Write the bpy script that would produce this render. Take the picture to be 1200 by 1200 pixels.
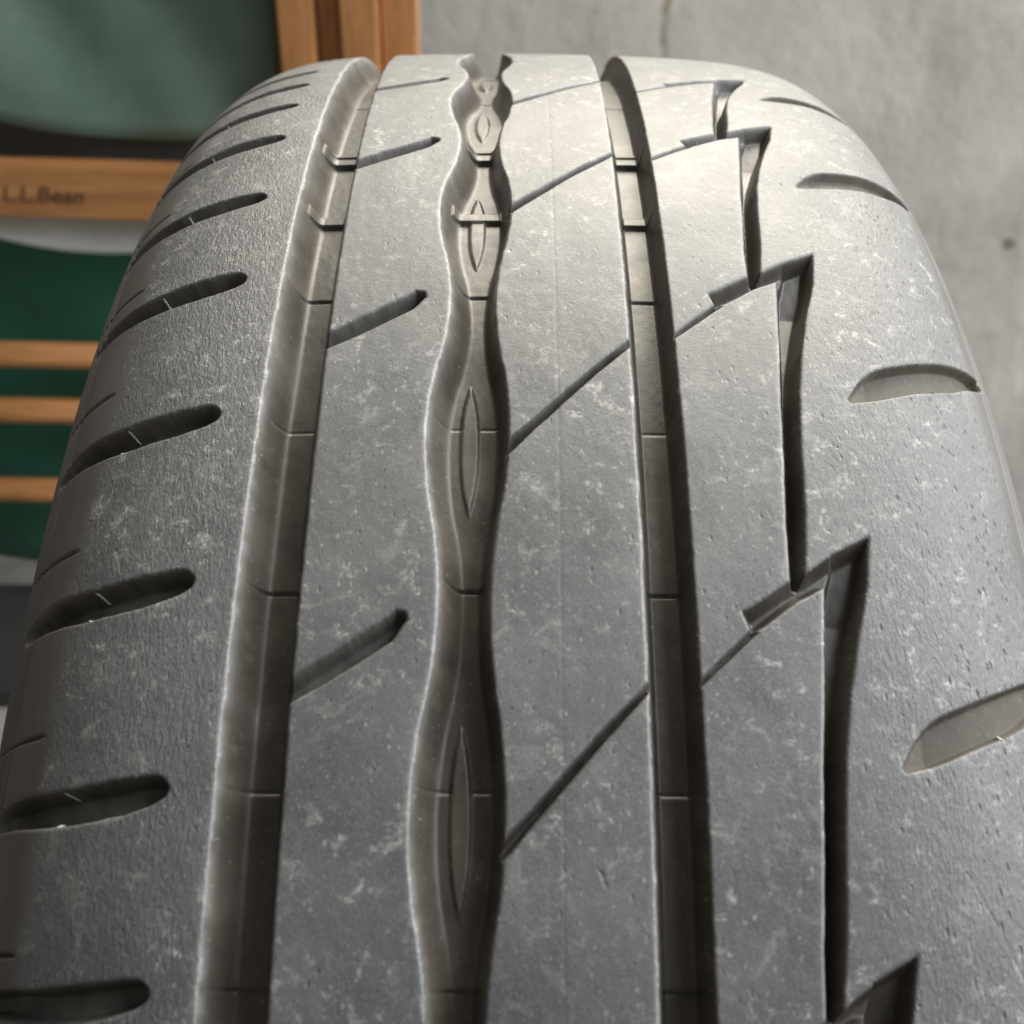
import bpy, bmesh, math, random
import numpy as np
from mathutils import Vector, Matrix

for _o in list(bpy.data.objects):
    bpy.data.objects.remove(_o)
SC = bpy.context.scene
COL = SC.collection
random.seed(7)

# ------------------------------------------------------------------ camera
RT = 0.316                                   # tyre radius, metres (tyre axis along X, standing on the floor)
cam_data = bpy.data.cameras.new('camera')
cam = bpy.data.objects.new('camera', cam_data)
COL.objects.link(cam)
cam.location = (-0.00553, -0.30866, 0.41144 + RT)
cam.rotation_euler = (0.97266, -0.00933, 0.00221)
cam_data.sensor_width = 36.0
cam_data.lens = 36.0 * 1554.07 / 1200.0
cam_data.clip_start = 0.01
cam_data.clip_end = 50.0
cam_data.dof.use_dof = True
cam_data.dof.focus_distance = 0.25
cam_data.dof.aperture_fstop = 25.0
SC.camera = cam

# ------------------------------------------------------------------ light
world = bpy.data.worlds.new('World')
SC.world = world
world.use_nodes = True
wb = world.node_tree.nodes['Background']
wb.inputs['Color'].default_value = (1.0, 0.95, 0.87, 1)
wb.inputs['Strength'].default_value = 0.14


def area(name, loc, target, size, power, color):
    d = bpy.data.lights.new(name, 'AREA')
    d.shape = 'RECTANGLE'
    d.size, d.size_y = size
    d.energy = power
    d.color = color
    o = bpy.data.objects.new(name, d)
    COL.objects.link(o)
    o.location = loc
    o.rotation_euler = (Vector(target) - Vector(loc)).to_track_quat('-Z', 'Y').to_euler()
    return o


area('daylight_over_wall', (0.60, 1.85, 2.15), (0, 0.0, 0.6), (1.9, 1.5), 110.0, (1.0, 0.925, 0.79))
area('daylight_right', (1.45, 0.12, 1.75), (0, -0.05, 0.55), (1.7, 1.7), 62.0, (0.91, 0.955, 1.0))
area('wall_fill', (1.75, -0.15, 0.65), (0, 0.35, 0.40), (0.9, 1.1), 6.0, (1.0, 0.97, 0.92))  # unseen fill lamp, added to brighten the wall and right shoulder

vs = SC.view_settings
vs.view_transform = 'Standard'
vs.look = 'None'
vs.exposure = 0.52
vs.gamma = 1.0
vs.use_curve_mapping = False


# ------------------------------------------------------------------ helpers
def tag(o, label=None, cat=None, kind=None, group=None):
    if label: o['label'] = label
    if cat: o['category'] = cat
    if kind: o['kind'] = kind
    if group: o['group'] = group
    return o


def empty(name, loc):
    o = bpy.data.objects.new(name, None)
    COL.objects.link(o)
    o.location = loc
    o.empty_display_size = 0.05
    return o


def link(name, me, mat, parent=None):
    o = bpy.data.objects.new(name, me)
    if mat is not None and not me.materials:
        me.materials.append(mat)
    COL.objects.link(o)
    if parent is not None:
        o.parent = parent
    return o


def np_mesh(name, V, F, UV=None, N=None, A=None):
    """V (n,3), F (m,4) quads"""
    me = bpy.data.meshes.new(name)
    n, m = len(V), len(F)
    me.vertices.add(n)
    me.vertices.foreach_set('co', np.ascontiguousarray(V, dtype=np.float32).ravel())
    me.loops.add(m * 4)
    me.loops.foreach_set('vertex_index', np.ascontiguousarray(F, dtype=np.int32).ravel())
    me.polygons.add(m)
    me.polygons.foreach_set('loop_start', np.arange(0, m * 4, 4, dtype=np.int32))
    me.polygons.foreach_set('use_smooth', np.ones(m, dtype=bool))
    if UV is not None:
        l = me.uv_layers.new(name='UVMap')
        l.data.foreach_set('uv', np.ascontiguousarray(UV[F.ravel()], dtype=np.float32).ravel())
    if A is not None:
        at = me.attributes.new('lip', 'FLOAT', 'POINT')
        at.data.foreach_set('value', np.ascontiguousarray(A, dtype=np.float32))
    me.update(calc_edges=True)
    me.validate()
    if N is not None and len(me.vertices) == n:
        me.normals_split_custom_set_from_vertices(N.tolist())
    return me


class NT:
    """small wrapper that makes node graphs short to write"""
    def __init__(self, name):
        self.m = bpy.data.materials.new(name)
        self.m.use_nodes = True
        self.t = self.m.node_tree
        self.bsdf = self.t.nodes['Principled BSDF']

    def n(self, typ, **kw):
        nd = self.t.nodes.new(typ)
        for k, v in kw.items():
            setattr(nd, k, v)
        return nd

    def set(self, nd, inp, val):
        if hasattr(val, 'is_linked') or isinstance(val, bpy.types.NodeSocket):
            self.t.links.new(val, nd.inputs[inp])
        else:
            nd.inputs[inp].default_value = val

    def coord(self, which='UV', scale=(1, 1, 1), rot=(0, 0, 0), loc=(0, 0, 0)):
        c = self.n('ShaderNodeTexCoord')
        mp = self.n('ShaderNodeMapping')
        self.t.links.new(c.outputs[which], mp.inputs['Vector'])
        mp.inputs['Scale'].default_value = scale
        mp.inputs['Rotation'].default_value = rot
        mp.inputs['Location'].default_value = loc
        return mp.outputs['Vector']

    def noise(self, vec, scale, detail=4, rough=0.55, dist=0.0):
        nd = self.n('ShaderNodeTexNoise')
        self.set(nd, 'Vector', vec)
        nd.inputs['Scale'].default_value = scale
        nd.inputs['Detail'].default_value = detail
        nd.inputs['Roughness'].default_value = rough
        nd.inputs['Distortion'].default_value = dist
        return nd.outputs['Fac']

    def voronoi(self, vec, scale, feature='F1'):
        nd = self.n('ShaderNodeTexVoronoi')
        nd.feature = feature
        self.set(nd, 'Vector', vec)
        nd.inputs['Scale'].default_value = scale
        return nd.outputs['Distance']

    def ramp(self, fac, stops, interp='LINEAR'):
        r = self.n('ShaderNodeValToRGB')
        r.color_ramp.interpolation = interp
        e = r.color_ramp.elements
        while len(e) < len(stops):
            e.new(0.5)
        for i, (p, c) in enumerate(stops):
            e[i].position = p
            e[i].color = c if len(c) == 4 else (*c, 1)
        self.set(r, 'Fac', fac)
        return r.outputs['Color']

    def rng(self, val, a, b, c=0.0, d=1.0, smooth=False):
        r = self.n('ShaderNodeMapRange')
        r.interpolation_type = 'SMOOTHSTEP' if smooth else 'LINEAR'
        self.set(r, 'Value', val)
        r.inputs['From Min'].default_value = a
        r.inputs['From Max'].default_value = b
        r.inputs['To Min'].default_value = c
        r.inputs['To Max'].default_value = d
        return r.outputs['Result']

    def math(self, op, a, b=0.0, c=None):
        nd = self.n('ShaderNodeMath')
        nd.operation = op
        self.set(nd, 0, a)
        self.set(nd, 1, b)
        if c is not None:
            self.set(nd, 2, c)
        return nd.outputs[0]

    def mix(self, fac, a, b, mode='MIX'):
        nd = self.n('ShaderNodeMix')
        nd.data_type = 'RGBA'
        nd.blend_type = mode
        self.set(nd, 0, fac)
        for idx, v in ((6, a), (7, b)):
            if isinstance(v, bpy.types.NodeSocket):
                self.t.links.new(v, nd.inputs[idx])
            else:
                nd.inputs[idx].default_value = v if len(v) == 4 else (*v, 1)
        return nd.outputs[2]

    def bump(self, height, strength, dist, prev=None):
        b = self.n('ShaderNodeBump')
        self.set(b, 'Height', height)
        self.set(b, 'Strength', strength)
        b.inputs['Distance'].default_value = dist
        if prev is not None:
            self.t.links.new(prev, b.inputs['Normal'])
        return b.outputs['Normal']

    def out(self, color, rough, normal=None, spec=0.5):
        self.set(self.bsdf, 'Base Color', color if isinstance(color, bpy.types.NodeSocket) else (*color, 1))
        self.set(self.bsdf, 'Roughness', rough)
        self.bsdf.inputs['Specular IOR Level'].default_value = spec
        if normal is not None:
            self.t.links.new(normal, self.bsdf.inputs['Normal'])
        return self.m


# ------------------------------------------------------------------ materials
def mat_tread():
    """worn dusty tread rubber; UV = (across tread, round the tyre) in metres"""
    k = NT('worn_tread_rubber')
    uv = k.coord('UV')
    sx = k.n('ShaderNodeSeparateXYZ')
    k.set(sx, 'Vector', uv)
    s = sx.outputs['X']
    a = k.math('ABSOLUTE', s)
    wob = k.noise(uv, 160, 3)
    edge = k.math('ADD', a, k.math('MULTIPLY', k.math('SUBTRACT', wob, 0.5), 0.005))
    edge = k.math('SUBTRACT', edge, k.rng(s, 0.02, 0.06, 0.0, 0.007))
    worn = k.rng(edge, 0.0765, 0.0815, 1.0, 0.0, True)             # worn up to the shoulder edge only
    shoulder = k.rng(a, 0.045, 0.058, 0.0, 1.0, True)
    # colour: dark grey rubber with pale dust blotches and scuffs
    n1 = k.noise(uv, 40, 5, 0.6)
    n2 = k.noise(uv, 250, 5, 0.66, 0.6)
    n3 = k.noise(uv, 1100, 3, 0.6)
    big = k.noise(uv, 26, 3, 0.6)
    base = k.ramp(n1, [(0.3, (0.066, 0.067, 0.068)), (0.7, (0.106, 0.106, 0.105))])
    blot = k.math('MULTIPLY', k.rng(n2, 0.54, 0.68, 0, 1, True), k.rng(n3, 0.40, 0.58, 0.15, 1.0))
    blot = k.math('MULTIPLY', blot, k.rng(big, 0.40, 0.58, 0.15, 1.0))
    base = k.mix(k.math('MULTIPLY', blot, 0.9), base, (0.33, 0.325, 0.30))
    # broad dry stains
    st = k.math('MULTIPLY', k.rng(k.noise(uv, 120, 4, 0.65, 1.2), 0.55, 0.68, 0.0, 1.0, True), k.rng(n3, 0.3, 0.7, 0.3, 1.0))
    base = k.mix(k.math('MULTIPLY', st, 0.45), base, (0.24, 0.235, 0.22))
    # small pale scuffs and dark nicks, thinned out by a slow mask
    speck = k.rng(k.voronoi(k.coord('UV', (1, 0.6, 1), (0, 0, 0.4)), 900), 0.12, 0.30, 1.0, 0.0)
    speck = k.math('MULTIPLY', speck, k.rng(k.noise(uv, 500, 3), 0.52, 0.64, 0.0, 1.0))
    base = k.mix(k.math('MULTIPLY', speck, 0.45), base, (0.40, 0.395, 0.38))
    fine = k.noise(k.coord('UV', (1, 0.5, 1), (0, 0, 0.3)), 2600, 3, 0.7)
    base = k.mix(k.rng(fine, 0.54, 0.66, 0.0, 0.28), base, (0.27, 0.267, 0.26))
    nick = k.rng(k.noise(k.coord('UV', (1, 0.5, 1), (0, 0, -0.65)), 1300, 2), 0.33, 0.27, 0.0, 0.9)
    nick = k.math('MULTIPLY', nick, k.rng(big, 0.62, 0.42, 0.2, 1.0))
    nick2 = k.rng(k.noise(k.coord('UV', (1, 0.45, 1), (0, 0, -0.5)), 1700, 3, 0.6), 0.42, 0.34, 0.0, 0.8)
    nick = k.math('MAXIMUM', nick, k.math('MULTIPLY', nick2, k.rng(s, 0.058, 0.074, 0.0, 1.0, True)))
    base = k.mix(nick, base, (0.022, 0.022, 0.022))
    clean = k.ramp(k.noise(k.coord('UV', (1, .3, 1)), 130, 3), [(0.3, (0.062, 0.056, 0.052)), (0.7, (0.085, 0.078, 0.072))])
    col = k.mix(worn, clean, base)
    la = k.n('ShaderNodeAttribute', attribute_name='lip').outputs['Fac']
    col = k.mix(k.math('MULTIPLY', la, k.rng(n3, 0.3, 0.65, 0.15, 0.7)), col, (0.33, 0.33, 0.325))  # pale worn edge, with the light on left edges painted in
    # relief
    grain = k.noise(uv, 1500, 4, 0.7)
    feather = k.noise(k.coord('UV', (1.0, 0.34, 1.0), (0, 0, 0.18)), 1500, 3, 0.6, 0.8)
    pits = k.rng(k.voronoi(k.coord('UV', (1, 0.45, 1), (0, 0, -0.6)), 620), 0.05, 0.26, 0.0, 1.0)
    pitm = k.math('MULTIPLY', k.rng(k.noise(uv, 420, 3), 0.50, 0.62, 0.0, 1.0), k.rng(n1, 0.4, 0.6, 0.2, 1.0))
    pitm = k.math('MAXIMUM', pitm, k.math('MULTIPLY', k.rng(s, 0.056, 0.072, 0.0, 1.0, True), k.rng(n2, 0.35, 0.5, 0.2, 1.0)))
    pits = k.math('SUBTRACT', 1.0, k.math('MULTIPLY', k.math('SUBTRACT', 1.0, pits), pitm))
    lump = k.noise(uv, 300, 3, 0.6)
    right = k.rng(s, 0.040, 0.062, 0.0, 1.0, True)
    left = k.rng(s, -0.040, -0.056, 0.0, 1.0, True)
    b = k.bump(lump, 0.12, 0.0005)
    b = k.bump(grain, k.math('MULTIPLY', worn, k.rng(shoulder, 0, 1, 0.20, 0.28)), 0.00035, b)
    b = k.bump(pits, k.math('MULTIPLY', worn, k.rng(right, 0, 1, 0.35, 0.85)), 0.00036, b)
    b = k.bump(feather, k.math('MULTIPLY', worn, k.math('ADD', k.math('MULTIPLY', left, 0.5), k.math('MULTIPLY', right, 0.42))), 0.0006, b)
    rough = k.rng(n1, 0.3, 0.7, 0.46, 0.58)
    return k.out(col, rough, b, 0.5)


def mat_groove(name='dusty_groove_rubber', g=1.0, ro=0.0):
    k = NT(name)
    uv = k.coord('UV')
    n1 = k.noise(uv, 90, 5, 0.6)
    n2 = k.noise(k.coord('UV', (1, 0.5, 1)), 520, 4, 0.6)
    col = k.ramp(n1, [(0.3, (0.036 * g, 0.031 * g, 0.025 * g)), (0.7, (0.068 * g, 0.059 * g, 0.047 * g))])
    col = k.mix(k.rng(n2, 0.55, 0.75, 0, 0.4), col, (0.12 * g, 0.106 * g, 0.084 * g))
    col = k.mix(k.rng(k.noise(uv, 1400, 2), 0.66, 0.74, 0, 0.6), col, (0.24, 0.22, 0.19))
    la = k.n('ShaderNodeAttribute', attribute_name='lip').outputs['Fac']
    col = k.mix(k.math('MULTIPLY', la, 0.4), col, (0.33, 0.33, 0.325))  # edge wear plus painted edge light, carried into the groove
    b = k.bump(n2, 0.10, 0.0004)
    b = k.bump(k.noise(uv, 1700, 3), 0.12, 0.0002, b)
    return k.out(col, k.rng(n1, 0.3, 0.7, 0.40 + ro, 0.52 + ro), b, 0.5 - ro)


def mat_slot():
    k = NT('dark_slot_rubber')
    uv = k.coord('UV')
    n1 = k.noise(uv, 220, 4)
    col = k.ramp(n1, [(0.3, (0.050, 0.046, 0.042)), (0.7, (0.105, 0.096, 0.086))])
    return k.out(col, 0.55, k.bump(k.noise(uv, 1800, 3), 0.25, 0.0002), 0.4)


def mat_sidewall():
    k = NT('sidewall_rubber')
    uv = k.coord('UV')
    n1 = k.noise(k.coord('UV', (1, 0.1, 1)), 260, 4)
    col = k.ramp(n1, [(0.3, (0.055, 0.050, 0.046)), (0.7, (0.095, 0.086, 0.078))])
    return k.out(col, 0.5, k.bump(n1, 0.15, 0.0003), 0.5)


def mat_fin():
    k = NT('rubber_fin_glint')
    return k.out((0.62, 0.62, 0.60), 0.5)  # pale tone paints in the light that the fins catch


def mat_concrete(name, c0, c1, stain=False):
    k = NT(name)
    ob = k.coord('Object')
    n1 = k.noise(ob, 5.5, 7, 0.62, 0.3)
    n2 = k.noise(k.coord('Object', (1, 1, 0.35)), 22, 5, 0.6)
    col = k.ramp(n1, [(0.36, tuple(v * 0.85 for v in c0)), (0.64, c1)])
    col = k.mix(k.rng(n2, 0.48, 0.70, 0, 0.55), col, tuple(v * 1.25 for v in c1))
    spots = k.rng(k.noise(ob, 34, 3, 0.5), 0.69, 0.76, 0, 0.5, True)
    col = k.mix(spots, col, tuple(v * 0.45 for v in c0))
    pn = k.rng(k.noise(ob, 13, 3, 0.5), 0.56, 0.75, 0.0, 0.35)
    col = k.mix(pn, col, (c0[0] * 1.1, c0[1] * 0.98, c0[2] * 0.92))
    if stain:                                                     # brown rust run on the wall
        sx = k.n('ShaderNodeSeparateXYZ')
        k.set(sx, 'Vector', ob)
        wx = k.math('ADD', sx.outputs['X'], k.math('MULTIPLY', k.math('SUBTRACT', k.noise(ob, 30, 2), 0.5), 0.012))
        d = k.math('ABSOLUTE', k.math('SUBTRACT', wx, 0.1105))
        m = k.math('MULTIPLY', k.rng(d, 0.0012, 0.0042, 0.75, 0.0, True), k.rng(k.noise(ob, 60, 2), 0.3, 0.6, 0.35, 1.0))
        col = k.mix(m, col, (0.19, 0.135, 0.065))
        for cx, cz, cr in CHIPS:                                  # small chips, coloured dark
            v = k.n('ShaderNodeVectorMath')
            v.operation = 'DISTANCE'
            k.set(v, 0, ob)
            v.inputs[1].default_value = (cx, WALL_Y, cz)
            dd = k.math('ADD', v.outputs['Value'], k.math('MULTIPLY', k.math('SUBTRACT', k.noise(ob, 90, 3), 0.5), cr * 1.6))
            col = k.mix(k.rng(dd, cr * 0.5, cr, 0.8, 0.0, True), col, (0.10, 0.092, 0.08))
    b = k.bump(n1, 0.35, 0.012)
    b = k.bump(k.noise(ob, 60, 5, 0.6), 0.35, 0.003, b)
    return k.out(col, 0.85, b, 0.3)


def mat_wood(name, dark, light, axis=0):
    k = NT(name)
    sc = [3.0, 26.0, 26.0]
    if axis == 2:
        sc = [26.0, 26.0, 3.0]
    v = k.coord('Object', tuple(sc))
    n = k.noise(v, 3.0, 6, 0.6, 0.6)
    f = k.noise(v, 14.0, 4, 0.6)
    col = k.ramp(n, [(0.28, dark), (0.72, light)])
    col = k.mix(k.rng(f, 0.5, 0.75, 0, 0.4), col, tuple(c * 0.62 for c in dark))
    return k.out(col, k.rng(n, 0.3, 0.7, 0.38, 0.55), k.bump(f, 0.2, 0.0006), 0.45)


def mat_cloth(name, c0, c1, rough=0.75):
    k = NT(name)
    ob = k.coord('Object')
    n = k.noise(ob, 9, 5, 0.6)
    col = k.ramp(n, [(0.3, c0), (0.7, c1)])
    wv = k.noise(ob, 700, 2)
    b = k.bump(wv, 0.3, 0.0005)
    b = k.bump(k.noise(ob, 25, 4), 0.3, 0.004, b)
    m = k.out(col, rough, b, 0.4)
    k.bsdf.inputs['Sheen Weight'].default_value = 0.15
    return m


WALL_Y = 0.72
CHIPS = [(0.4055, 0.2990, 0.0075)]
M_TREAD, M_GROOVE, M_SLOT, M_SIDE, M_FIN = mat_tread(), mat_groove(), mat_slot(), mat_sidewall(), mat_fin()
M_DUSTY = mat_groove('tan_dusty_slot_rubber', 1.45, 0.22)
M_ISLAND = mat_groove('dusty_island_rubber', 1.45)
M_WALL = mat_concrete('wall_concrete', (0.38, 0.365, 0.335), (0.49, 0.475, 0.44), True)
M_FLOOR = mat_concrete('floor_concrete', (0.26, 0.25, 0.225), (0.37, 0.355, 0.32))
M_WOOD = mat_wood('oiled_wood', (0.31, 0.130, 0.042), (0.54, 0.260, 0.098))
M_WOODV = mat_wood('oiled_wood_upright', (0.31, 0.130, 0.042), (0.54, 0.260, 0.098), 2)
M_GREEN = mat_cloth('green_canvas', (0.066, 0.115, 0.088), (0.135, 0.192, 0.155), 0.42)
M_DKGREEN = mat_cloth('dark_green_canvas', (0.010, 0.085, 0.050), (0.016, 0.120, 0.072))
M_GREY = mat_cloth('pale_grey_canvas', (0.40, 0.41, 0.39), (0.52, 0.53, 0.50))
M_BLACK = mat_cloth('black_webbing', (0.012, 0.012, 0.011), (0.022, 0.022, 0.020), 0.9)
M_WEB = mat_cloth('dark_grey_webbing', (0.045, 0.043, 0.038), (0.075, 0.072, 0.062), 0.9)
k_ = NT('burnt_brand')
M_BRAND = k_.out((0.085, 0.04, 0.022), 0.7)


# ------------------------------------------------------------------ ground and wall
def grid_sheet(name, nx, nz, fn, mat):
    us = np.linspace(0, 1, nx)
    vsn = np.linspace(0, 1, nz)
    V = np.array([fn(u, v) for v in vsn for u in us])
    i = np.arange((nx - 1) * (nz - 1))
    r, c = i // (nx - 1), i % (nx - 1)
    F = np.stack([r * nx + c, r * nx + c + 1, (r + 1) * nx + c + 1, (r + 1) * nx + c], 1)
    return link(name, np_mesh(name, V, F), mat)


WALL_Y = 0.72
floor = grid_sheet('floor', 60, 60, lambda u, v: (-2.2 + 4.4 * u, -1.7 + 2.44 * v, 0.0), M_FLOOR)
tag(floor, kind='structure')
bm = bmesh.new()
bmesh.ops.create_cube(bm, size=1.0)
for v in bm.verts:
    v.co = Vector((v.co.x * 4.4, WALL_Y + 0.07 + v.co.y * 0.14, 0.455 + v.co.z * 0.95))
bmesh.ops.bevel(bm, geom=bm.edges[:], offset=0.008, segments=2, affect='EDGES')
me = bpy.data.meshes.new('wall')
bm.to_mesh(me)
bm.free()
wall = link('wall', me, M_WALL)
tag(wall, kind='structure')

# ------------------------------------------------------------------ tyre: profile across the tread
K1, K2, SCR = 1.0171, 26.7937, 0.059405
DS = 0.0002
SS = np.arange(-0.112, 0.112 + DS / 2, DS)


def _sp(x, w=0.006):
    return w * np.logaddexp(0, x / w)


PSI = K1 * SS + (K2 - K1) * (_sp(SS - SCR) - _sp(-SS - SCR))
PSI = np.clip(PSI, -1.50, 1.50)
UU = np.concatenate([[0], np.cumsum((np.cos(PSI[1:]) + np.cos(PSI[:-1])) / 2 * DS)])
DD = np.concatenate([[0], np.cumsum((np.sin(PSI[1:]) + np.sin(PSI[:-1])) / 2 * DS)])
mid = len(SS) // 2
UU -= UU[mid]
DD -= DD[mid]


def surf(s_mm, y_mm, depth_mm):
    """point of the tread: s across (mm), y round the circumference (mm), depth below the running surface (mm)"""
    s = s_mm / 1000
    psi = np.interp(s, SS, PSI)
    u = np.interp(s, SS, UU)
    r = RT - np.interp(s, SS, DD)
    d = depth_mm / 1000
    u = u - d * np.sin(psi)
    r = r - d * np.cos(psi)
    t = y_mm / 1000 / RT
    return np.stack([u, -r * np.sin(t), r * np.cos(t) + RT], -1)


# ------------------------------------------------------------------ tyre: tread pattern (millimetres)
CIRC = 2 * math.pi * RT * 1000
NEXTRA = 28
VIS_P = [188.4, 119.9, 54.4, -0.2, -49.7]                 # start of each pitch that the photograph shows
PE = (CIRC - (VIS_P[0] - VIS_P[-1])) / NEXTRA
VIS = dict(
    tip=[201.7, 135.4, 65.8, 8.2, -34.1],
    sip=[150.9, 81.3, 21.5, -24.9, -74.0],
    ls1=[178.1, 110.3, 45.7, -5.2, -42.3],
    ls2=[144.0, 74.9, 16.9, -24.6, -70.0],
    rs=[175.8, 107.4, 41.0, -11.8, -60.0],
    wid=[183.0, 115.0, 52.5, -3.5, -50.0],
)
NP = len(VIS_P) + NEXTRA - 1                             # pitches round the tyre
OFFS = dict(dlo=0.0, tip=13.5, sip=-37.0, ls1=-9.8, ls2=-43.5, rs=-12.5, wid=-4.5)


def anchors(fam):
    """[(y, pitch length)], first those in view, then on round the tyre (increasing y)"""
    out = []
    vis = VIS_P if fam == 'dlo' else VIS[fam]
    for i, y in enumerate(vis):
        L = [68.5, 68.5, 65.4, 54.6, 49.5][i]
        out.append((y, L))
    for k in range(1, NEXTRA):
        out.append((VIS_P[0] + k * PE + OFFS[fam], PE))
    return out


ANC = {f: anchors(f) for f in OFFS}


def vnoise(x, y, seed=0):
    """cheap value noise on a lattice"""
    xi, yi = np.floor(x).astype(np.int64), np.floor(y).astype(np.int64)
    fx, fy = x - xi, y - yi
    fx, fy = fx * fx * (3 - 2 * fx), fy * fy * (3 - 2 * fy)

    def h(a, b):
        n = (a * 374761393 + b * 668265263 + seed * 974711) & 0x7fffffff
        n = ((n ^ (n >> 13)) * 1274126177) & 0x7fffffff
        return ((n ^ (n >> 16)) & 0xffff) / 65535.0
    return (h(xi, yi) * (1 - fx) + h(xi + 1, yi) * fx) * (1 - fy) + (h(xi, yi + 1) * (1 - fx) + h(xi + 1, yi + 1) * fx) * fy


def sd_poly(P, X, Y):
    """signed distance to a polygon, negative inside"""
    P = np.asarray(P, float)
    d = np.full(X.shape, 1e9)
    inside = np.zeros(X.shape, bool)
    for i in range(len(P)):
        a, b = P[i], P[(i + 1) % len(P)]
        ex, ey = b - a
        wx, wy = X - a[0], Y - a[1]
        t = np.clip((wx * ex + wy * ey) / (ex * ex + ey * ey + 1e-12), 0, 1)
        d = np.minimum(d, (wx - ex * t) ** 2 + (wy - ey * t) ** 2)
        c = ((a[1] <= Y) != (b[1] <= Y))
        xx = a[0] + (Y - a[1]) / (ey if abs(ey) > 1e-12 else 1e-12) * ex
        inside ^= c & (X < xx)
    d = np.sqrt(d)
    return np.where(inside, -d, d)


def smooth_poly(P, it=2):
    """corner cutting, keeps the shape but rounds its corners"""
    P = np.asarray(P, float)
    for _ in range(it):
        Q = np.roll(P, -1, 0)
        P = np.stack([0.8 * P + 0.2 * Q, 0.2 * P + 0.8 * Q], 1).reshape(-1, 2)
    return P


def wall_prof(sd, w, foot=1.5):
    """0 outside the edge, 1 at distance w inside: a small worn lip, a steep wall and a rounded foot"""
    x = np.clip(-sd / w, -1.5, 1.5)
    r = 0.16 / w
    lo = 0.5 * (x + np.sqrt(x * x + r * r))
    lo = np.where(x < -3.0 * r, 0.0, lo * np.clip((x + 3.0 * r) / (2.0 * r), 0, 1))
    return 1 - (1 - np.clip(lo, 0, 1)) ** foot


LSLOT = smooth_poly([(-56.0, 0.0), (-57.6, -1.6), (-62.5, -1.1), (-69.0, -0.3), (-75.0, 0.3), (-84.0, 0.2), (-94.5, 1.9), (-94.0, 5.0),
                     (-83.5, 5.2), (-74.0, 5.7), (-64.0, 4.6), (-58.3, 2.9), (-56.3, 1.5)], 2)
RSLOT = smooth_poly([(53.6, 0.0), (57.6, -6.0), (60.5, -8.6), (65.5, -11.0), (75.0, -15.2), (82.5, -18.3), (90.0, -20.6), (91.5, -18.6),
                     (82.0, -12.6), (77.5, -9.3), (66.5, -4.6), (60.5, -1.9)], 1)
SIPE = [(-42.0, 13.2), (-39.0, 11.0), (-30.9, 5.4), (-25.6, 1.6), (-23.0, -0.6), (-21.5, -0.3), (-21.2, 1.0), (-23.5, 4.5), (-30.0, 9.3), (-38.9, 14.9), (-42, 16.8)]
DIAG = [(-10.0, 2.6), (-6.2, -1.8), (-0.2, -8.2), (9.0, -18.6), (16.4, -26.3), (19.5, -29.6), (19.5, -28.3), (16.8, -25.2), (9.3, -17.0), (0.1, -6.2), (-5.6, 0.6), (-9.0, 4.4)]
CHAN = [(54.0, 0.0), (53.3, 4.0), (52.3, 10.0), (49.6, 19.6), (47.4, 29.4), (45.75, 39.0), (44.55, 51.0), (43.6, 65.3), (42.6, 74.0), (42.0, 78.6),
        (40.0, 78.8), (40.4, 68.0), (41.4, 55.0), (42.4, 41.0), (43.6, 29.5), (45.45, 9.9), (47.0, 4.2)]
NOTCH = [(54.0, 0.0), (46.5, 4.5), (42.7, 7.4), (40.0, 8.9), (33.2, 13.8), (31.8, 14.6), (33.0, 18.4), (35.2, 17.0), (40.6, 12.6), (45.45, 9.9), (49.0, 10.2)]
TSIPE = [(20.5, 29.8), (24.2, 26.4), (32.9, 17.6), (34.0, 18.0), (24.3, 27.3), (20.5, 31.0)]
LENS_W, LENS_H = 1.65, 14.8


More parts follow.
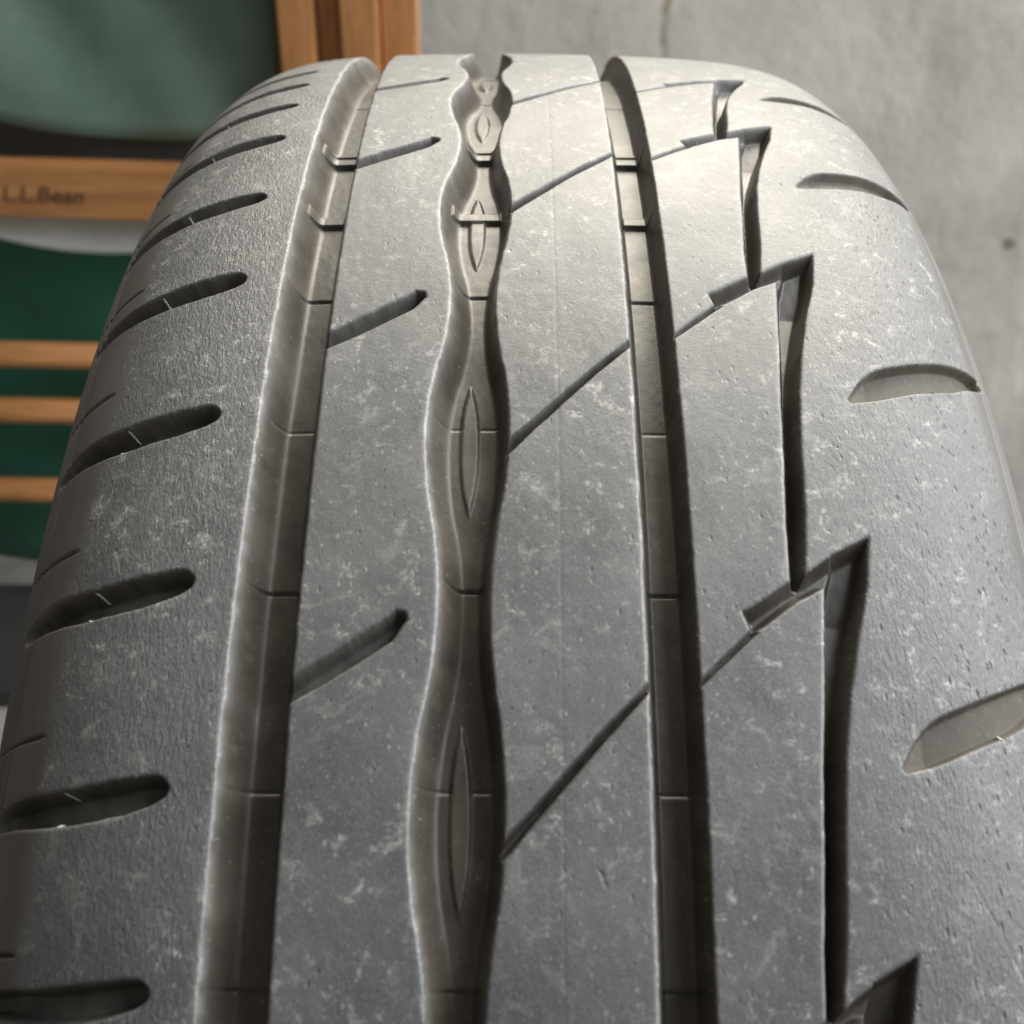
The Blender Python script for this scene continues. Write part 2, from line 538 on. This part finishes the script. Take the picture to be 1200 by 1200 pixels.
def build_field(s, y, dense):
    """depth and part id on the grid s x y"""
    S2, Y2 = np.meshgrid(s, y)                            # rows = y
    depth = np.zeros(S2.shape)
    pid = np.full(S2.shape, -1, np.int32)
    names = []
    jit = np.zeros(S2.shape)
    if dense:
        jit = (vnoise(S2 / 0.55, Y2 / 0.9, 3) - 0.5) * 0.09 + (vnoise(S2 / 2.1, Y2 / 3.1, 5) - 0.5) * 0.18
    lip = np.zeros(S2.shape)

    def fray_edge_light(edge, mask=1.0):
        """abraded rubber fringe and painted edge light, just left of a groove edge"""
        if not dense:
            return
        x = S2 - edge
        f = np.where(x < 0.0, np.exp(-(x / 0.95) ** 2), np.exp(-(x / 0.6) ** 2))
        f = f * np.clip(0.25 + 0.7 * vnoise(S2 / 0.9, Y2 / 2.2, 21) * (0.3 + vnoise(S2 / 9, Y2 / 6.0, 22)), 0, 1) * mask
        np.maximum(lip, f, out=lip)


    def new(name, mat):
        names.append((name, mat))
        return len(names) - 1

    def put(d, k, sl):
        cur = depth[sl]
        m = d > cur + 1e-6
        pid[sl] = np.where(m & (d > 0.02), k, pid[sl])
        depth[sl] = np.maximum(cur, d)

    def window(P):
        P = np.asarray(P)
        i0, i1 = np.searchsorted(s, P[:, 0].min() - 1.5), np.searchsorted(s, P[:, 0].max() + 1.5)
        j0, j1 = np.searchsorted(y, P[:, 1].min() - 1.5), np.searchsorted(y, P[:, 1].max() + 1.5)
        if i1 - i0 < 2 or j1 - j0 < 2:
            return None
        return (slice(j0, j1), slice(i0, i1))

    allsl = (slice(None), slice(None))
    # straight grooves: different slope on either wall
    def groove(left, right, D, wl, wr, name):
        k = new(name, M_GROOVE)
        a = wall_prof(left - S2 - jit * 0.9 * np.exp(-((S2 - left) / 0.7) ** 2), wl, 1.9)
        b = wall_prof(S2 - right + jit * np.exp(-((S2 - right) / 0.7) ** 2), wr, 1.9)
        g = np.minimum(a, b)
        put(D * g, k, allsl)
        fray_edge_light(left)
        return k

    half = sorted([a for a, _ in ANC['ls1']] + [a for a, _ in ANC['ls2']])
    half = np.array(half)
    gk = [groove(-48.7, -38.7, 7.0, 4.2, 1.7, 'circumferential_groove'),
          groove(16.5, 24.2, 7.2, 1.9, 1.5, 'circumferential_groove')]
    # wavy groove
    wid = sorted(ANC['wid'])
    wy = np.array([w for w, _ in wid])
    wy = np.concatenate([wy - CIRC, wy, wy + CIRC])
    ph = np.interp(y, wy, np.arange(len(wy)))
    cw = np.cos(2 * math.pi * ph)
    cw = np.sign(cw) * np.abs(cw) ** 0.85
    L2 = (-17.95 - 1.6 * cw)[:, None]
    R2 = (-6.95 + 1.35 * cw)[:, None]
    kw = new('wavy_groove', M_GROOVE)
    a = wall_prof(L2 - S2 - jit * 0.9 * np.exp(-((S2 - L2) / 0.7) ** 2), 4.0, 1.9)
    b = wall_prof(S2 - R2 + jit * np.exp(-((S2 - R2) / 0.7) ** 2), 2.1, 1.9)
    put(6.6 * np.minimum(a, b), kw, allsl)
    fray_edge_light(L2)
    # hairline joints across the groove floors, at every half pitch
    gap = np.full(len(y), 99.0)
    idx = np.searchsorted(half, y)
    for o in (-1, 0):
        c = np.clip(idx + o, 0, len(half) - 1)
        gap = np.minimum(gap, np.abs(y - half[c]))
    hair = np.exp(-(gap / 0.24) ** 2)[:, None] * 0.28
    stepn = ((idx % 2) * 0.25)[:, None]
    deep = (depth > 1.2)
    depth[:] = np.where(deep, depth + hair * np.clip((depth - 1.2) / 1.0, 0, 1) + stepn * np.clip((depth - 4.0) / 1.5, 0, 1), depth)
    # wear bars: raised bars across the three main grooves
    for yb0, yb1, top in ((15.2, 20.6, 4.95), (45.2, 49.0, 5.15)):
        j0, j1 = np.searchsorted(y, yb0 - 0.6), np.searchsorted(y, yb1 + 0.6)
        if j1 - j0 < 2:
            continue
        yy = y[j0:j1][:, None]
        inside = np.clip(np.minimum(yy - yb0, yb1 - yy) / 0.35 + 0.5, 0, 1)
        for c0, c1 in ((-47.5, -39.0), (-17.5, -7.5), (16.8, 24.0)):
            i0, i1 = np.searchsorted(s, c0), np.searchsorted(s, c1)
            sl = (slice(j0, j1), slice(i0, i1))
            cur = depth[sl]
            new_d = cur - (6.0 - top) * inside * np.clip((cur - 2.5) / 2.0, 0, 1)
            k = new('wear_bar', M_GROOVE)
            pid[sl] = np.where((cur - new_d) > 0.3, k, pid[sl])
            depth[sl] = new_d
    # lens-shaped islands on the floor of the wavy groove
    for wy_, L in ANC['wid']:
        h = LENS_H * L / 68.0
        P = [(-14.6, wy_ - h), (-9.8, wy_ + h)]
        w = window(P)
        if w is None:
            continue
        k = new('groove_island', M_ISLAND)
        t = np.clip((Y2[w] - wy_ + 0.5) / h, -1, 1)
        hw = LENS_W * (1 - np.abs(t) ** 2.5)
        cs = -12.35 + 0.12 * t
        sd = np.abs(S2[w] - cs) - hw
        up = np.clip(-sd / 0.5 + 0.3, 0, 1) * (np.abs(t) < 0.999)
        moat = 0.0
        pid[w] = np.where(up > 0.5, k, pid[w])
        flat = np.minimum(depth[w], 6.15 + 0.0 * t)
        depth[w] = depth[w] * (1 - up) + flat * up

    def shape(P, D, wall, name, mat, fade=None, jz=1.0, k=None):
        w = window(P)
        if w is None:
            return
        if k is None:
            k = new(name, mat)
        sd = sd_poly(P, S2[w], Y2[w])
        sd = sd + jit[w] * jz * np.exp(-(sd / 0.7) ** 2)
        d = D * wall_prof(sd, wall)
        if fade is not None:
            d = d * fade(S2[w], Y2[w])
        put(d, k, w)

    for fam in ('ls1', 'ls2'):
        for y0, L in ANC[fam]:
            sy = min(1.0, 0.45 + 0.55 * L / 68)
            P = LSLOT * (1, sy) + (0, y0)
            shape(P, 4.6, 1.0, 'shoulder_slot', M_SLOT, lambda a, b: np.clip((a + 96.5) / 9.0, 0.15, 1.0), 1.0)
            # hairline sipes on the smooth outer shoulder between slots
            q = y0 + 24.3 * L / 68
            shape([(-97, q - .22), (-81.5, q - .22), (-80.0, q), (-81.5, q + .22), (-97, q + .22)], 1.6, 0.3, 'sipe', M_SLOT, None, 0.15)
    for y0, L in ANC['rs']:
        P = RSLOT * (1, L / 68 if L < 60 else 1.0) + (0, y0)
        shape(P, 2.1, 0.35, 'shoulder_slot', M_DUSTY, lambda a, b: np.clip((a - 53.4) / 5.5, 0, 1) * np.clip((92.5 - a) / 3.0, 0.1, 1.0), 0.5)
    for y0, L in ANC['sip']:
        shape(np.array(SIPE) * (1, min(1, L / 66)) + (0, y0), 3.4, 1.1, 'lateral_sipe', M_SLOT)
    for y0, L in ANC['dlo']:
        shape(np.array(DIAG) * (1, 0.25 + 0.75 * min(1, L / 66)) + (0, y0), 3.2, 0.7, 'diagonal_sipe', M_SLOT, None, 0.8)
    for y0, L in ANC['tip']:
        f = L / 68.0 if L < 60 else 1.0
        k = new('sawtooth_groove', M_GROOVE)
        dyy = ((y - y0) / (f if L >= 60 else f * 1.07))[:, None]
        fray_edge_light(np.interp(dyy, [9.9, 29.5, 41, 55, 68, 78.8], [45.45, 43.6, 42.4, 41.4, 40.4, 40.0]), 0.8 * ((dyy > 9.5) & (dyy < 76)))
        nxt = min([t for t, _ in ANC['tip'] if t > y0 + 5], default=y0 + PE)      # run down to the next notch
        fc_ = (nxt - y0 + 10.0) / 78.8
        shape(np.array(CHAN) * (1, fc_) + (0, y0), 6.0, 1.5, '', None, lambda a, b: np.clip(0.45 + (b - y0) / 26.0, 0.45, 1.0), 0.5, k)
        shape(np.array(NOTCH) * (1, 0.3 + 0.7 * f) + (0, y0), 3.2, 1.5, '', None, None, 0.7, k)
        shape(np.array(TSIPE) * (1, 0.3 + 0.7 * f) + (0, y0), 1.5, 0.4, 'diagonal_sipe', M_SLOT, None, 0.3)
    # fine rings on the outermost shoulder and the moulding line on the centre block row
    for c, w_, d_ in ((90.5, 0.4, 0.45), (92.6, 0.4, 0.6), (94.8, 0.4, 0.6), (97.0, 0.4, 0.6), (99.0, 0.4, 0.6), (3.05, 0.10, 0.10)):
        for sg in ((-1, 1) if c > 50 else (1,)):
            depth[:] = depth + d_ * np.exp(-((S2 - sg * c) / w_) ** 2)
    if dense:                                             # slight wear waves and cuts
        worn = np.clip((80.0 - np.abs(S2)) / 6.0, 0, 1)
        depth[:] = depth + worn * ((vnoise(S2 / 6.0, Y2 / 9.0, 11) - 0.5) * 0.16 + (vnoise(S2 / 1.1, Y2 / 1.7, 12) - 0.5) * 0.035)
        cuts = [((63.0, 190.0), (71.5, 207.0), 0.10), ((8.4, 190.5), (8.9, 192.5), 0.18), ((-71.0, 137.0), (-69.5, 141.0), 0.10), ((72.0, 196.0), (74.5, 206.5), 0.08)]
        for p, q, dd in cuts:
            w = window([p, q])
            p, q = np.array(p), np.array(q)
            e = q - p
            t = np.clip(((S2[w] - p[0]) * e[0] + (Y2[w] - p[1]) * e[1]) / (e @ e), 0, 1)
            bend = 0.4 * np.sin(t * 2.6)
            dist = np.hypot(S2[w] - p[0] - e[0] * t - bend * 0.6, Y2[w] - p[1] - e[1] * t)
            depth[w] = depth[w] + dd * np.exp(-(dist / 0.2) ** 2)
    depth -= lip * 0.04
    return S2, Y2, depth, pid, names, lip


def split_build(s, y, dense, tyre):
    S2, Y2, depth, pid, names, lip = build_field(s, y, dense)
    V = surf(S2, Y2, depth)
    ny, nx = S2.shape
    # normals over the whole sheet so that the parts shade as one surface
    dus = np.gradient(V, axis=1)
    dvs = np.gradient(V, axis=0)
    N = np.cross(dvs, dus)
    N /= np.linalg.norm(N, axis=-1, keepdims=True) + 1e-20
    rad = V - np.array([0, 0, RT])
    rad[..., 0] = 0
    if (N * rad).sum(-1).mean() < 0:
        N = -N
    V, N = V.reshape(-1, 3), N.reshape(-1, 3)
    UV = np.stack([S2.ravel() / 1000, Y2.ravel() / 1000], 1)
    i = np.arange((nx - 1) * (ny - 1))
    r, c = i // (nx - 1), i % (nx - 1)
    F = np.stack([r * nx + c, (r + 1) * nx + c, (r + 1) * nx + c + 1, r * nx + c + 1], 1)
    dep = depth.ravel()[F]
    fid = pid.ravel()[F]
    deepest = np.take_along_axis(fid, dep.argmax(1)[:, None], 1)[:, 0]
    sf, yf = S2.ravel()[F].mean(1), Y2.ravel()[F].mean(1)
    lab = np.where((dep.max(1) > 0.55) & (deepest >= 0), deepest, -1)
    # raised bars and islands keep their own id
    base = len(names)
    # ribs and blocks
    reg = np.full(len(F), 0)
    parts = list(names)

    def add(name, mat, mask):
        parts.append((name, mat))
        lab[mask & (lab < 0)] = len(parts) - 1
    land = lab < 0
    add('shoulder_rib', M_TREAD, land & (sf < -43.5))
    add('tread_rib', M_TREAD, land & (sf < -12.3))
    dl = np.array(sorted(a for a, _ in ANC['dlo']))
    tp = np.array(sorted(a for a, _ in ANC['tip']))
    m1 = (lab < 0) & (sf < 20.3)
    b1 = np.searchsorted(dl, yf + (sf + 6.5) * 1.12 + 0.5)
    for b in np.unique(b1[m1]):
        add('tread_block', M_TREAD, m1 & (b1 == b))
    # boundary between the sawtooth blocks and the outer shoulder runs inside the voids
    b2 = np.searchsorted(tp, yf - 27.0 + (sf - 24.2) * 0.90)
    tip_of = tp[np.clip(b2 - 1, 0, len(tp) - 1)]
    dy = yf - tip_of
    chs = np.interp(dy, [0, 10, 20, 40, 60, 80], [49.8, 48.6, 46.5, 44.0, 42.4, 41.2])
    m2 = (lab < 0) & (sf < chs)
    for b in np.unique(b2[m2]):
        add('tread_block', M_TREAD, m2 & (b2 == b))
    add('shoulder_rib', M_TREAD, lab < 0)
    order = np.argsort(lab, kind='stable')
    sl = lab[order]
    cut = np.flatnonzero(np.diff(sl)) + 1
    for grp in np.split(order, cut):
        if len(grp) < 4:
            continue
        name, mat = parts[lab[grp[0]]]
        f = F[grp]
        ids, inv = np.unique(f.ravel(), return_inverse=True)
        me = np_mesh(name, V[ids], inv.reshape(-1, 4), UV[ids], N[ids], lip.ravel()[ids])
        link(name, me, mat, tyre)


tyre = empty('tyre', (0, 0, 0))
tag(tyre, 'worn black car tyre standing upright in front of the concrete wall', 'tyre')
YA, YB = -125.0, 240.0
s_fine = np.concatenate([np.linspace(-101, -60, 128)[:-1], np.linspace(-60, 60, 440)[:-1], np.linspace(60, 101, 135)])
y_fine = np.arange(YA, YB + 0.01, 0.285)
split_build(s_fine, y_fine, True, tyre)
s_rough = np.arange(-101, 101.01, 1.0)
y_rough = np.linspace(y_fine[-1], YA + CIRC, 820)
split_build(s_rough, y_rough, False, tyre)

# sidewalls, from the tread edge down to the bead, and the inside of the casing
s1 = 0.101
u1 = np.interp(s1, SS, UU)
r1 = RT - np.interp(s1, SS, DD)
out_prof = [(u1, r1), (u1 + .0022, r1 - .008), (u1 + .0065, r1 - .017), (u1 + .0088, r1 - .028), (u1 + .0070, r1 - .042), (u1 + .001, r1 - .058), (u1 - .006, r1 - .070),
            (u1 - .0085, r1 - .076), (u1 - .0080, r1 - .080), (u1 - .012, r1 - .0835), (u1 - .020, r1 - .083)]
in_prof = [(u1 - .020, r1 - .083), (u1 - .021, r1 - .076), (u1 - .014, r1 - .060), (u1 - .006, r1 - .042), (u1 - .004, r1 - .028), (u1 - .012, r1 - .010), (u1 - .030, RT - .0225), (u1 - .055, RT - .0165), (0, RT - .0150)]


def dens(p, n=8):
    p = np.array(p)
    t = np.linspace(0, len(p) - 1, (len(p) - 1) * n + 1)
    i = np.clip(t.astype(int), 0, len(p) - 2)
    f = (t - i)[:, None]
    g = lambda q: p[np.clip(q, 0, len(p) - 1)]
    return 0.5 * (2 * g(i) + (g(i + 1) - g(i - 1)) * f + (2 * g(i - 1) - 5 * g(i) + 4 * g(i + 1) - g(i + 2)) * f ** 2 + (3 * g(i) - g(i - 1) - 3 * g(i + 1) + g(i + 2)) * f ** 3)


def revolve(name, prof, mat, parent, seg=220):
    prof = np.asarray(prof)
    th = np.linspace(0, 2 * math.pi, seg, endpoint=False)
    n = len(prof)
    V = np.stack([np.repeat(prof[:, 0][None], seg, 0), -prof[:, 1][None] * np.sin(th)[:, None], prof[:, 1][None] * np.cos(th)[:, None] + RT], -1).reshape(-1, 3)
    a = np.arange(seg)[:, None]
    b = np.arange(n - 1)[None]
    a2 = (a + 1) % seg
    F = np.stack([a * n + b, a2 * n + b, a2 * n + b + 1, a * n + b + 1], -1).reshape(-1, 4)
    UVc = np.stack([np.repeat(np.arange(n)[None] * .001, seg, 0).ravel(), np.repeat(th[:, None] * RT, n, 1).ravel()], 1)
    return link(name, np_mesh(name, V, F, UVc), mat, parent)


for sg in (1, -1):
    revolve('sidewall', dens(out_prof) * (sg, 1), M_SIDE, tyre)
inn = dens(in_prof)
revolve('inner_liner', np.concatenate([inn, inn[::-1][1:] * (-1, 1)]), M_SIDE, tyre)

# thin fins of moulding flash across the shoulder slots, caught light painted pale
def fin(sc_, path, w=0.17):
    """thin ridge along path [(y, depth of its crest)], 0.6 mm tall"""
    V, F = [], []
    for i, (yy, d) in enumerate(path):
        for ss, dd in ((sc_ - w, d + .6), (sc_ - w, d), (sc_ + w, d), (sc_ + w, d + .6)):
            V.append(surf(np.array(ss + 0.02 * i), np.array(yy), np.array(dd)))
        if i:
            a0, b0 = 4 * (i - 1), 4 * i
            for j in range(4):
                F.append((a0 + j, a0 + (j + 1) % 4, b0 + (j + 1) % 4, b0 + j))
    e = 4 * (len(path) - 1)
    F += [(3, 2, 1, 0), (e, e + 1, e + 2, e + 3)]
    me = np_mesh('rubber_fin', np.array(V), np.array(F))
    for p in me.polygons:
        p.use_smooth = False
    link('rubber_fin', me, M_FIN, tyre)


rnd = random.Random(4)
for fam in ('ls1', 'ls2'):
    for i, (y0, L) in enumerate(ANC[fam][:4]):
        f = min(1.0, 0.45 + 0.55 * L / 68)
        c = -73.9 + rnd.uniform(-.3, .3)
        k1 = rnd.uniform(0.5, 1.0)
        fin(c, [(y0 + 0.35, 0.5), (y0 + 0.35 + 0.5 * k1, 2.3), (y0 + 0.4 + 1.0 * k1, 3.7)])
        if rnd.random() < 0.7:
            fin(c - .3, [(y0 + 5.1 * f, 1.2), (y0 + 5.6 * f, 0.1)])
for i, (y0, L) in enumerate(ANC['rs'][:4]):
    f = L / 68 if L < 60 else 1.0
    fin(72.5, [(y0 - 7.6 * f, 0.9), (y0 - 6.9 * f, 0.0)])


# ------------------------------------------------------------------ wooden chair with canvas
def box_mesh(name, size, bevel=0.002):
    bm = bmesh.new()
    bmesh.ops.create_cube(bm, size=1.0)
    for v in bm.verts:
        v.co = Vector((v.co.x * size[0], v.co.y * size[1], v.co.z * size[2]))
    bmesh.ops.bevel(bm, geom=bm.edges[:], offset=bevel, segments=3, affect='EDGES')
    me = bpy.data.meshes.new(name)
    bm.to_mesh(me)
    bm.free()
    for p in me.polygons:
        p.use_smooth = False
    return me


def beam(name, centre, size, mat, parent, rot=(0, 0, 0), bevel=0.002):
    o = link(name, box_mesh(name, size, bevel), mat, parent)
    o.location = Vector(centre) - parent.location
    o.rotation_euler = rot
    return o


def dowel(name, a, b, r, mat, parent):
    bm = bmesh.new()
    a, b = Vector(a), Vector(b)
    L = (b - a).length
    bmesh.ops.create_cone(bm, cap_ends=True, segments=28, radius1=r, radius2=r, depth=L)
    me = bpy.data.meshes.new(name)
    rot = Matrix.Rotation(math.pi / 2, 4, 'Y')
    bm.transform(rot)
    bm.to_mesh(me)
    bm.free()
    for p in me.polygons:
        p.use_smooth = len(p.vertices) == 4
    o = link(name, me, mat, parent)
    o.location = (a + b) / 2 - parent.location
    d = (b - a).normalized()
    o.rotation_euler = Vector((1, 0, 0)).rotation_difference(d).to_euler()
    return o


def cloth(name, nx, nz, fn, thick, mat, parent):
    us, vsn = np.linspace(0, 1, nx), np.linspace(0, 1, nz)
    A = np.array([[fn(u, v) for u in us] for v in vsn])
    dn = np.cross(np.gradient(A, axis=1), np.gradient(A, axis=0))
    dn /= np.linalg.norm(dn, axis=-1, keepdims=True)
    B = A + dn * thick
    V = np.concatenate([A.reshape(-1, 3), B.reshape(-1, 3)]) - np.array(parent.location)
    n = nx * nz
    r, c = np.divmod(np.arange((nx - 1) * (nz - 1)), nx - 1)
    q = np.stack([r * nx + c, r * nx + c + 1, (r + 1) * nx + c + 1, (r + 1) * nx + c], 1)
    F = [q, q[:, ::-1] + n]
    ring = list(range(nx)) + [i * nx + nx - 1 for i in range(1, nz)] + [(nz - 1) * nx + i for i in range(nx - 2, -1, -1)] + [i * nx for i in range(nz - 2, 0, -1)]
    ring = np.array(ring)
    nr = np.roll(ring, -1)
    F.append(np.stack([ring, ring + n, nr + n, nr], 1))
    return link(name, np_mesh(name, V, np.concatenate(F)), mat, parent)


chair = empty('folding_chair', (-0.36, 0.56, 0))
tag(chair, 'wooden folding chair with green canvas standing against the concrete wall', 'chair')
X0, X1 = -0.62, -0.10
# uprights that the photograph shows as a bundle of strips beside the canvas
beam('upright', (-0.1398, 0.556, 0.36), (0.0228, 0.030, 0.72), M_WOODV, chair, (0, 0, 0), 0.0015)
beam('upright', (-0.1207, 0.563, 0.36), (0.0145, 0.022, 0.72), M_WOODV, chair, (0, 0, 0), 0.0015)
beam('upright', (-0.1005, 0.553, 0.36), (0.0238, 0.026, 0.72), M_WOODV, chair, (0, 0, 0), 0.0015)
beam('upright', (-0.0768, 0.566, 0.36), (0.0228, 0.030, 0.72), M_WOODV, chair, (0, 0, 0), 0.0015)
beam('upright', (-0.640, 0.556, 0.36), (0.0235, 0.030, 0.72), M_WOODV, chair)
beam('upright', (-0.665, 0.580, 0.36), (0.0250, 0.030, 0.72), M_WOODV, chair)
# rail carrying the burnt lettering
rail = beam('front_rail', (-0.372, 0.548, 0.4045), (0.512, 0.018, 0.0365), M_WOOD, chair, (0, math.radians(1.2), 0), 0.0016)
for z, y_ in ((0.2735, 0.558), (0.2275, 0.556), (0.1545, 0.558)):
    dowel('dowel', (-0.66, y_, z + 0.003), (-0.10, y_, z - 0.004), 0.0095, M_WOOD, chair)
# canvas panels

def back_fn(u, v):
    x = X0 + (X1 - 0.052 - X0) * u
    zl = 0.434 + min(0.06, 0.0150 * ((x + 0.235) / 0.1) ** 2)
    z = zl + (0.737 - zl) * v
    sag = math.sin(math.pi * u)
    fold = 0.010 * math.sin(9.0 * u + 5 * v) + 0.007 * math.sin(19 * u - 11 * v + 1.0) + 0.004 * math.sin(34 * u + 15 * v)
    return (x, 0.566 - 0.020 * sag * (1 - v) + 0.05 * v * v + fold * (0.4 + v), z)


cloth('canvas_back', 50, 30, back_fn, 0.002, M_GREEN, chair)
beam('top_bar', (-0.372, 0.572, 0.5285), (0.50, 0.012, 0.010), M_BLACK, chair, (0, math.radians(-0.4), 0), 0.003)
beam('webbing_strip', (-0.372, 0.570, 0.4275), (0.512, 0.010, 0.035), M_WEB, chair, (0, math.radians(1.0), 0), 0.002)


def seat_fn(u, v):
    x = -0.372 + (u - 0.5) * 0.27 + 0.09
    sag = max(0.0, 1 - (2 * u - 1) ** 2)
    return (x, 0.552 + 0.012 * v, 0.389 - 0.033 * sag * (1 - v) - 0.001)


cloth('canvas_sling', 40, 10, seat_fn, 0.0018, M_GREY, chair)


def low_fn(u, v):
    x = X0 - 0.03 + (X1 + 0.02 - X0) * u
    z = 0.062 + 0.345 * v
    return (x, 0.592 + 0.006 * math.sin(7 * u + 3 * v) + 0.004 * math.sin(21 * u + 6 * v), z)


cloth('canvas_panel', 50, 30, low_fn, 0.002, M_DKGREEN, chair)

# branded lettering on the rail
fc = bpy.data.curves.new('lettering', 'FONT')
fc.body = 'L.L.Bean'
fc.size = 0.0155
fc.shear = 0.25
fc.extrude = 0.0002
fc.offset = 0.00015
tmp = bpy.data.objects.new('lettering_tmp', fc)
COL.objects.link(tmp)
bpy.context.view_layer.update()
tm = bpy.data.meshes.new_from_object(tmp.evaluated_get(bpy.context.evaluated_depsgraph_get()))
bpy.data.objects.remove(tmp)
tm.name = 'lettering'
tm.materials.clear()
xs = [v.co.x for v in tm.vertices]
fx = 0.054 / (max(xs) - min(xs))
for v in tm.vertices:
    v.co.x *= fx
lt = link('lettering', tm, M_BRAND, rail)
lt.rotation_euler = (math.pi / 2, 0, 0)
lt.location = (-0.3445 + 0.372, -0.0092, -0.0065)

# flat black sheet on the floor beyond the tyre
sheet_o = empty('floor_sheet', (-0.60, 0.55, 0))
mm = link('black_sheet', box_mesh('black_sheet', (0.44, 0.15, 0.012), 0.004), M_BLACK, sheet_o)
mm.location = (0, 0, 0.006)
tag(sheet_o, 'flat black sheet lying on the floor under the wooden chair', 'mat')
